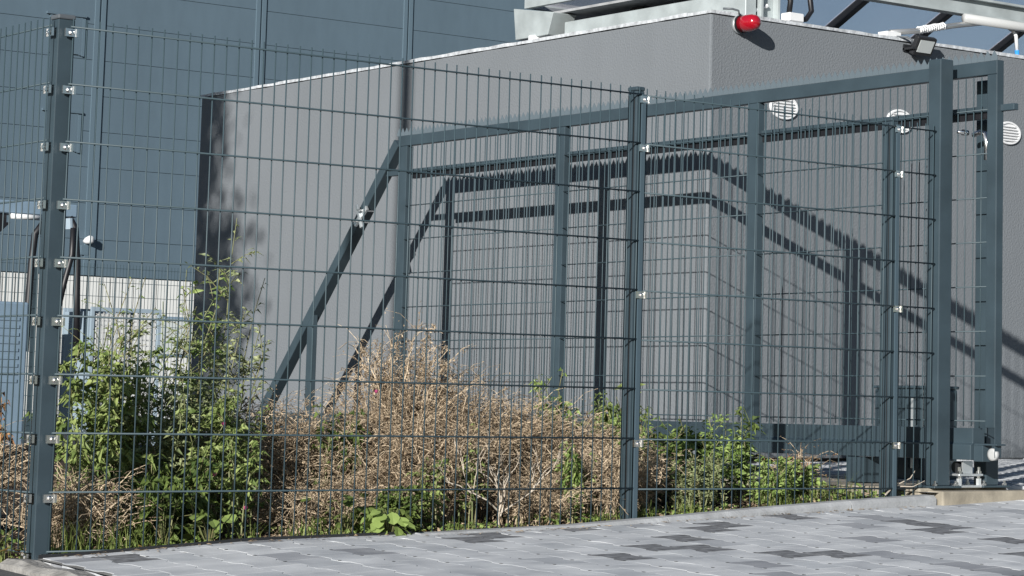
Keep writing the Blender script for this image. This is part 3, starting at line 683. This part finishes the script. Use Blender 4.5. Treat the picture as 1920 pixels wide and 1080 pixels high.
def dry(label, x, y, h, r, nst, seed, lean=(0,0), matn='dry', seeds=26, group='dry weed bushes', arch=.5):
    q = random.Random(seed); z = bed_z(x, y) if x > -.07 else -.05; t = thing('dry_weed', label, 'dry weed', (x, y, z), group); st = MB(); sd = MB()
    for s in range(nst):
        a = q.uniform(0, 6.28); rr = r*math.sqrt(q.random()); b0 = Vector((math.cos(a)*rr*.55, math.sin(a)*rr*.45, -.02))
        hh = 1.18*h*q.uniform(.5, 1.0)*(1-.30*(rr/r)**2); out = Vector((math.cos(a)*rr*.7+lean[0]*hh+q.gauss(0,.05), math.sin(a)*rr*.5+lean[1]*hh+q.gauss(0,.05), 0))
        pts = []
        for i in range(7):
            u = i/6; pts.append(b0 + out*u*u*1.1 + Vector((q.gauss(0,.008), q.gauss(0,.008), hh*(u - arch*.42*u**3))))
        tk = 2.0 if s % 9 == 0 else 1.0
        st.tube(pts, .0026*tk, .0009*tk, sides=3, cap=False)
        if s % 7 == 0:
            for k in range(5):
                p, d = along(pts, q.uniform(.2, .9)); sd.leaf(p, rv(q)+Vector((0,0,-1.2)), rv(q), q.uniform(.02,.045), q.uniform(.008,.016), .3)
        for k in range(11):
            u = q.uniform(.2, 1); p, d = along(pts, u); an = q.uniform(0,6.28); bl = q.uniform(.05, .20)
            e = p+Vector((math.cos(an)*bl*.7, math.sin(an)*bl*.7, bl*q.uniform(-.35,.6))); m_ = p.lerp(e,.55)+Vector((0,0,bl*.12)); st.tube([p,m_,e], .0013, .0007, sides=3, cap=False)
            for j in range(int(seeds/9*q.uniform(.5,2.3))+1):
                c = p.lerp(e, q.uniform(.2,1.05))+rv(q)*.006; sd.leaf(c, rv(q)+Vector((0,0,-.9)), rv(q), q.uniform(.007,.016), q.uniform(.003,.006))
    for s in range(int(nst*.12)):      # long loose straws arching out of the bush
        a = q.uniform(0,6.28); b0 = Vector((q.gauss(0,r*.4), q.gauss(0,r*.35), h*q.uniform(.1,.6))); d_ = Vector((math.cos(a), math.sin(a)*.7, q.uniform(.3,1.4))); L_ = h*q.uniform(.3,.6)
        st.tube([b0 + d_*L_*u*.7 - Vector((0,0,L_*.45*u*u)) for u in (0,.25,.5,.75,1)], .0016, .0007, sides=3, cap=False)
    kind(obj('stalks', st, 'dry2', t), 'stuff'); kind(obj('seed_heads', sd, matn, t), 'stuff'); return t
GL = 'green weed shrubs behind the fence'
# tall green weeds at the left
leafy('leafy green weed with drooping leaves close behind the corner post', .40, .42, .84, .22, 13, 'leaf_mid', .066, .029, 21, .12, 32, (0,0), 6, .6, group=GL)
leafy('open yellow green weed second from the corner post', .62, .72, .88, .26, 12, 'leaf_bright', .058, .025, 22, .3, 26, (.03,0), 6, .5, group=GL)
leafy('mixed pale green weed with fine upright sprigs', .84, .62, .88, .24, 12, 'leaf_grey', .046, .018, 23, .25, 28, (.04,0), 7, .25, group=GL)
leafy('grey green feathery weed filling the gap between the leafy ones', .68, .48, .70, .20, 12, 'leaf_grey', .05, .020, 30, .15, 28, (0,0), 6, .35, group=GL)
leafy('dark green undergrowth weed at the foot of the tall weeds', .56, .28, .36, .26, 14, 'leaf_dark', .066, .036, 24, .1, 22, (0,0), 4, .6, group=GL)
leafy('yellow green weed in front of the pale sprigs', .86, .38, .60, .24, 14, 'leaf_mid', .056, .025, 25, .15, 24, (0,0), 5, .5, group=GL)
leafy('tall slender willowy weed rising highest against the grey wall', 1.10, .95, 1.30, .10, 5, 'leaf_grey', .066, .016, 26, .35, 24, (.14,.02), 8, .45, cat='weed', name='willowy_weed')
leafy('leaning willowy weed beside the highest one', 1.00, .85, 1.05, .12, 5, 'leaf_bright', .070, .018, 27, .3, 24, (.05,.0), 8, .5, cat='weed', name='willowy_weed')
leafy('thin stalked weed rising behind the corner post weeds', .60, .80, 1.00, .14, 6, 'leaf_mid', .050, .015, 63, .45, 16, (.04,0), 7, .4, cat='weed', name='willowy_weed')
leafy('thin stalked weed in front of the cage', .90, .80, 1.02, .12, 6, 'leaf_grey', .046, .014, 64, .45, 16, (.03,0), 7, .4, cat='weed', name='willowy_weed')
leafy('green weed behind dry stalks left of the big dry bush', 1.10, .7, .50, .16, 8, 'leaf_mid', .045, .022, 28, .3, 20, (0,0), 5, .4, group=GL)
leafy('dark leaved weed on top of the brown stalks', 1.46, .55, .54, .14, 6, 'leaf_dark', .06, .034, 29, .6, 18, (0,0), 3, .6, group=GL)
# dry brown masses
dry('brown dry weed between the green shrubs and the tallest dry bush', 1.22, .75, .68, .28, 170, 31, (.05,0), arch=.8)
dry('low brown dry weed with tangled stalks beside the tallest dry bush', 1.46, .7, .66, .26, 170, 32, arch=.8)
dry('brown tangled stalks along the fence left of the big dry bush', 1.22, .36, .30, .24, 60, 45, (.04,0), seeds=22, arch=.9)
dry('shaded brown stalks at the left foot of the big dry bush', 1.50, .38, .34, .20, 60, 46, (.02,0), seeds=22, arch=.9)
dry('tallest dry brown bush in the bed', 1.86, .75, .96, .25, 230, 33, (.04,0), seeds=46, arch=.6)
dry('front half of the big dry brown bush with drooping stalks', 1.80, .45, .66, .24, 180, 34, (-.05,0), seeds=36, arch=.95)
dry('dry brown bush right of the tallest one', 2.12, .70, .78, .28, 210, 35, (.05,0), seeds=34, arch=.75)
dry('straw coloured dry weed in the middle of the bed', 2.38, .65, 0.67, .30, 203, 36, (.06,0), seeds=26, arch=.8)
dry('sprawling dry weed near the middle post', 2.66, .6, 0.58, .30, 188, 37, (.05,0), seeds=20, arch=.9)
dry('pale dry stalks leaning against the middle post', 2.62, .3, 0.45, .22, 116, 38, (.12,0), 'dry2', 10, arch=.8)
dry('fallen brown stalks in front under the big dry bush', 2.25, .34, 0.30, .30, 70, 39, (.0,-.05), 'dry', 12, arch=1.0)
dry('brown dry grass beside the corner post', .22, .25, 0.40, .16, 101, 40, (.05,0), seeds=16, arch=.8)
dry('brown stalks right of the middle post', 2.76, .34, 0.30, .10, 36, 41, (.02,0), seeds=14)
dry('small reddish dry weed near the last fence post', 3.74, .40, 0.25, .05, 20, 42, (.02,0), 'dryred', 30, arch=.3)
dry('dry stalks outside the side fence', -.45, .5, 0.47, .22, 101, 43, (.05,0), seeds=14, arch=.9)
dry('brown dry weed behind the side fence wires', .12, 1.1, 0.56, .25, 130, 44, (-.05,0), seeds=22, arch=.8)
# arching feathery tops on the big bush
tp = thing('plume_weed', 'arching pale plume heads on top of the big dry bush', 'dry weed', (1.86, .75, .1)); q = random.Random(9); st = MB(); sd = MB()
for s in range(9):
    h = q.uniform(.62,.80); dx = q.uniform(-.16,.22); x0 = q.uniform(-.12,.12)
    pts = [Vector((x0+dx*u*u, q.gauss(0,.01), h*(1.25*u-.30*u*u*u))) for u in [i/8 for i in range(9)]]
    st.tube(pts, .0025, .001, sides=4)
    for k in range(90):
        p, d = along(pts, q.uniform(.6,1)); sd.leaf(p+rv(q)*.009, rv(q)+Vector((0,0,-1)), rv(q), q.uniform(.010,.022), .006)
obj('stalks', st, 'dry2', tp); kind(obj('plumes', sd, 'dry2', tp), 'stuff')
# leafy weeds at the right
leafy('green leafy weed climbing left of the middle post', 2.70, .75, 0.63, .12, 9, 'leaf_bright', .055, .030, 51, .35, 24, (0,0), 3, .5, group=GL)
leafy('leafy weed with large pale leaves right of the middle post', 2.96, .70, 0.58, .18, 18, 'leaf_mid', .060, .030, 52, .25, 24, (.02,0), 4, .5, group=GL)
leafy('fine grey green bushy weed near the kerb', 3.02, .22, 0.29, .16, 21, 'leaf_grey', .020, .009, 53, .15, 44, (0,0), 7, .1, group=GL)
leafy('green weed with lance leaves on a pale stalk', 3.28, .45, 0.42, .22, 20, 'leaf_bright', .070, .020, 54, .35, 22, (.03,0), 4, .35, group=GL)
leafy('tall stalked weed with a tuft of lance leaves against the gate beam', 3.52, .55, 0.45, .08, 5, 'leaf_dark', .085, .020, 55, .6, 26, (.02,0), 3, .35, cat='weed', name='tufted_weed')
leafy('dark green weed filling between pale stalks', 3.22, .70, 0.40, .28, 22, 'leaf_dark', .055, .028, 56, .15, 24, (0,0), 4, .4, group=GL)
leafy('low green weed before the concrete slab', 3.60, .28, 0.22, .22, 24, 'leaf_bright', .045, .022, 57, .1, 20, (0,0), 3, .3, group=GL)
leafy('hanging yellow green leaves within the dry weed', 2.36, .2, 0.34, .05, 5, 'leaf_bright', .055, .026, 58, .5, 20, (.03,0), 2, .9, cat='weed', name='leafy_stem')
leafy('green sprig inside the big dry bush', 1.90, .28, 0.45, .08, 6, 'leaf_mid', .042, .022, 59, .4, 18, (0,0), 3, .5, cat='weed', name='leafy_stem')
leafy('dark green low weed in front of the big dry bush', 1.45, .16, 0.24, .17, 13, 'leaf_dark', .045, .026, 60, .1, 24, (0,0), 4, .4, group=GL)
leafy('green weed outside the side fence', -.35, .75, 0.47, .2, 11, 'leaf_mid', .06, .028, 61, .2, 20, (0,0), 3, .5, group=GL)
leafy('bright leafy weed just right of the middle post', 2.80, .40, .46, .10, 9, 'leaf_bright', .052, .026, 65, .25, 22, (.02,0), 4, .5, group=GL)
leafy('low bright weed along the kerb right of the grey green bush', 3.40, .18, .20, .18, 16, 'leaf_bright', .040, .020, 66, .1, 18, (0,0), 3, .3, group=GL)
leafy('green sprig showing through the straw coloured weed', 2.45, .30, .34, .08, 5, 'leaf_mid', .045, .022, 67, .35, 18, (0,0), 3, .5, cat='weed', name='leafy_stem')
leafy('green sprig at the left of the forked twig plant', 1.68, .24, .36, .10, 6, 'leaf_mid', .045, .022, 68, .3, 18, (0,0), 3, .5, cat='weed', name='leafy_stem')
# orange dried leaves behind the side fence
t = leafy('withered orange leaved shrub behind the side fence', .25, 1.25, .66, .22, 8, 'dryred', .050, .024, 62, .45, 22, (-.06,0), 5, 1.1, cat='shrub', name='withered_shrub')
# bare branching twig
tw = thing('bare_twig_plant', 'bare pale forked twig plant in front of the dry weed', 'twig', (1.93, .10, bed_z(1.93, .10))); mb = MB(); q = random.Random(17)
def br(p, d, L, r, dep):
    e = p + d*L; mid = p.lerp(e,.5)+rv(q)*L*.05; mb.tube([p, mid, e], r, r*.55, sides=5)
    if dep:
        for k in range(2 if dep < 3 else 3):
            nd = (d + Vector((q.uniform(-1,1)*1.1, q.uniform(-.5,.5), q.uniform(-.05,.7)))).normalized(); br(p.lerp(e, q.uniform(.55,1)), nd, L*q.uniform(.6,.85), r*.6, dep-1)
br(Vector((0,0,-.02)), Vector((0,0,1)), .13, .006, 4)
for sgn in (-1, 1): br(Vector((0,0,.07)), Vector((sgn*.9,0,.5)).normalized(), .19, .0042, 3)
obj('branches', mb, 'twig', tw)
# broad leaved plants: each leaf its own piece
lm = MB(); ring = [(0,0,0),(.25,.35,.05),(.6,.48,.08),(.95,.30,.04),(1.05,.0,-.06),(.95,-.30,.04),(.6,-.48,.08),(.25,-.35,.05)]; lm.v = [(.5,0,.0)] + ring; lm.f = [(0, 1+i, 1+(i+1) % 8) for i in range(8)]
def broadmesh(n, m): me = lm.mesh(n); me.materials.append(M[m]); return me
bl1 = broadmesh('leaf', 'leaf_bright'); bl2 = broadmesh('leaf', 'leaf_dark'); bl3 = broadmesh('leaf', 'fall')
def mallow(label, x, y, n, r, h, me, sz, seed):
    q = random.Random(seed); t = thing('broad_leaf_weed', label, 'weed', (x, y, bed_z(x, max(y, .02))-.005), 'broad leaved weeds at the fence foot'); st = MB()
    for k in range(n):
        a = q.uniform(0,6.28); rr = r*q.uniform(.2,1); tip = Vector((math.cos(a)*rr, math.sin(a)*rr*.7, h*q.uniform(.3,1))); st.tube([(0,0,-.01), tip*.5+Vector((0,0,h*.25)), tip], .002, .0012, sides=4)
        s = sz*q.uniform(.65,1.2); inst(me, 'leaf', t, tip, (q.uniform(-.5,.5), q.uniform(.1,.9), a+q.uniform(-.8,.8)), (s,s,s))
    obj('stalks', st, 'stem_green', t)
mallow('bright broad leaved weed spilling under the fence onto the paving', 1.36, .0, 40, .13, .13, bl1, .055, 71)
mallow('dark broad leaved weed behind the spilling one', 1.26, .16, 22, .16, .17, bl2, .05, 72)
mallow('broad leaved weed among grass left of the dry litter', .66, .10, 12, .10, .13, bl1, .055, 73)
mallow('dark broad leaved weed under the green shrubs', .50, .14, 16, .14, .22, bl2, .055, 74)
mallow('small broad leaved weed right of the twig plant', 2.12, .09, 9, .08, .07, bl1, .035, 75)
mallow('small broad leaved weed near the concrete slab', 3.75, .12, 12, .12, .09, bl1, .035, 76)
# grass tufts
def tuft(label, x, y, n, r, h, seed, m='grass'):
    q = random.Random(seed); mb = MB(); z = bed_z(x, max(y,.02)) if x > -.07 else -.04
    for k in range(n):
        a = q.uniform(0,6.28); b0 = Vector((q.gauss(0,r*.4), q.gauss(0,r*.3), -.01)); L = h*q.uniform(.5,1.1); d = Vector((math.cos(a), math.sin(a), 0)); sd_ = Vector((-d.y, d.x, 0)); n0 = len(mb.v); wd = q.uniform(.0016,.0034); bend = q.uniform(.15,.7)
        for i in range(4):
            u = i/3; c = b0 + d*L*bend*u*u + Vector((0,0,L*(u-.3*bend*u*u))); ww = wd*(1-u*.85); mb.v += [tuple(c-sd_*ww), tuple(c+sd_*ww)]
        mb.f += [(n0+2*i, n0+2*i+1, n0+2*i+3, n0+2*i+2) for i in range(3)]
    o = kind(obj('grass_tuft', mb, m), 'thing'); o.location = (x, y, z); tag(o, label, 'grass', 'grass tufts')
q = random.Random(77)
for x, y, h, n, lab in [(.10,.07,.17,70,'grass tuft at the foot of the square corner post'),(.24,.06,.15,60,'grass tuft beside the corner post grass'),(.38,.08,.13,50,'grass tuft under the dark weed'),(.80,.06,.10,40,'grass tuft before the shaded hollow'),(1.02,.08,.10,50,'grass tuft beside dry litter'),(1.15,.05,.08,45,'low grass left of the broad leaved weed'),
    (1.72,.05,.09,40,'grass right of the spilling broad leaved weed'),(2.0,.07,.07,30,'sparse grass by the twig plant'),(2.40,.06,.09,40,'grass left of the middle post'),(2.60,.07,.10,60,'green grass right of the middle post'),(2.82,.05,.09,70,'bright grass cushion behind the kerb'),(3.35,.08,.09,45,'grass below the lance leaved weed'),(3.60,.10,.13,36,'grass in front of concrete slab'),(3.72,.08,.16,22,'tall thin grass near the last fence post'),(3.45,.06,.08,50,'low grass along the right kerb')]:
    tuft(lab, x, y, n, .09, h, int(x*1000))
tuft('grass outside the side fence at the corner', -.16, .18, 60, .1, .16, 801); tuft('pale grass further along outside the side fence', -.30, .45, 70, .14, .2, 802)
# low ground cover and litter on the soil
lit = MB(); q = random.Random(78)
for k in range(2600):
    x = q.uniform(-.05, 4.05); y = abs(q.gauss(0,.5))+.01; z = bed_z(x, y)
    lit.leaf(Vector((x,y,z+.004+q.random()*.012)), Vector((q.gauss(0,1),q.gauss(0,1),q.gauss(0,.3))), UP+rv(q)*.4, q.uniform(.015,.05), q.uniform(.004,.018))
kind(obj('leaf_litter', lit, 'dry'), 'stuff')
cov = MB()
for k in range(3000):
    x = q.uniform(-.05, 4.05); y = abs(q.gauss(0,.35))+.005
    if math.sin(x*5.1)+math.sin(x*11+y*6) < -.2: continue
    z = bed_z(x, y); cov.leaf(Vector((x,y,z+q.random()*.03)), Vector((q.gauss(0,1),q.gauss(0,1),.5)), UP+rv(q)*.4, q.uniform(.015,.035), q.uniform(.010,.020))
kind(obj('ground_cover', cov, 'leaf_bright'), 'stuff')
el = MB()
for k in range(260):
    x = q.uniform(-.02, 4.0); y = -.035 - abs(q.gauss(0, .035)) - (.068 if x > 1.43 else 0)
    el.leaf(Vector((x, y, pave_z(x, y)+.003)), Vector((q.gauss(0,1),q.gauss(0,1),.02)), UP+rv(q)*.2, q.uniform(.010,.034), q.uniform(.003,.012))
kind(obj('edge_litter', el, 'dry'), 'stuff')
# fallen leaves along the fence foot
for k, (x, y, s) in enumerate([(.08,-.02,.045),(.16,-.015,.05),(.30,-.02,.06),(.36,-.01,.05),(.46,.0,.04),(.62,.01,.04),(1.08,.0,.055),(1.16,.01,.05),(1.20,-.01,.04),(1.56,-.02,.07),(1.60,.02,.06),(1.50,.03,.05),(2.62,.0,.07),(2.72,.01,.04),(-.14,.03,.08),(-.10,.05,.05)]):
    o = inst(bl3, 'fallen_leaf', None, (x, y, (bed_z(x, max(.0,y)) if x > -.07 else pave_z(-.1,0)+.01)+.016), (q.uniform(-.4,.4), q.uniform(-.5,.3), q.uniform(0,6.28)), (s*.7,s*.7,s*.7)); tag(o, 'withered yellow brown leaf lying at the fence foot', 'leaf', 'fallen leaves at the fence foot')
# a few pink blossoms
pm_ = MB().lathe((0,0,0),(0,0,1),[(0,.002),(.005,.007),(.010,.008),(.014,.005)],8).mesh('blossom'); pm_.materials.append(M['pink'])
for x, y, z, lb in ((.70,.10,.40,'small pink blossom high among the green weeds'),(.66,.08,.22,'small pink blossom beside the dark broad leaves'),(1.50,.35,.53,'small pink blossom at the left edge of the big dry bush'),(.78,.06,.10,'small pink blossom low over the grass')):
    o = inst(pm_, 'blossom', None, (x,y,z+.03)); tag(o, lb, 'flower', 'pink blossoms')
# loose twigs by the last post
o = obj('fallen_twig', MB().tube([(3.90,-.01,.165),(3.98,.02,.20),(4.08,.02,.235),(4.12,.03,.27)], .004, .0015, sides=5).tube([(4.0,.0,.20),(4.06,-.02,.20),(4.12,-.03,.225)], .003, .001, sides=5), 'twig'); tag(o, 'dry forked twig lying between last fence post and gate post', 'twig')
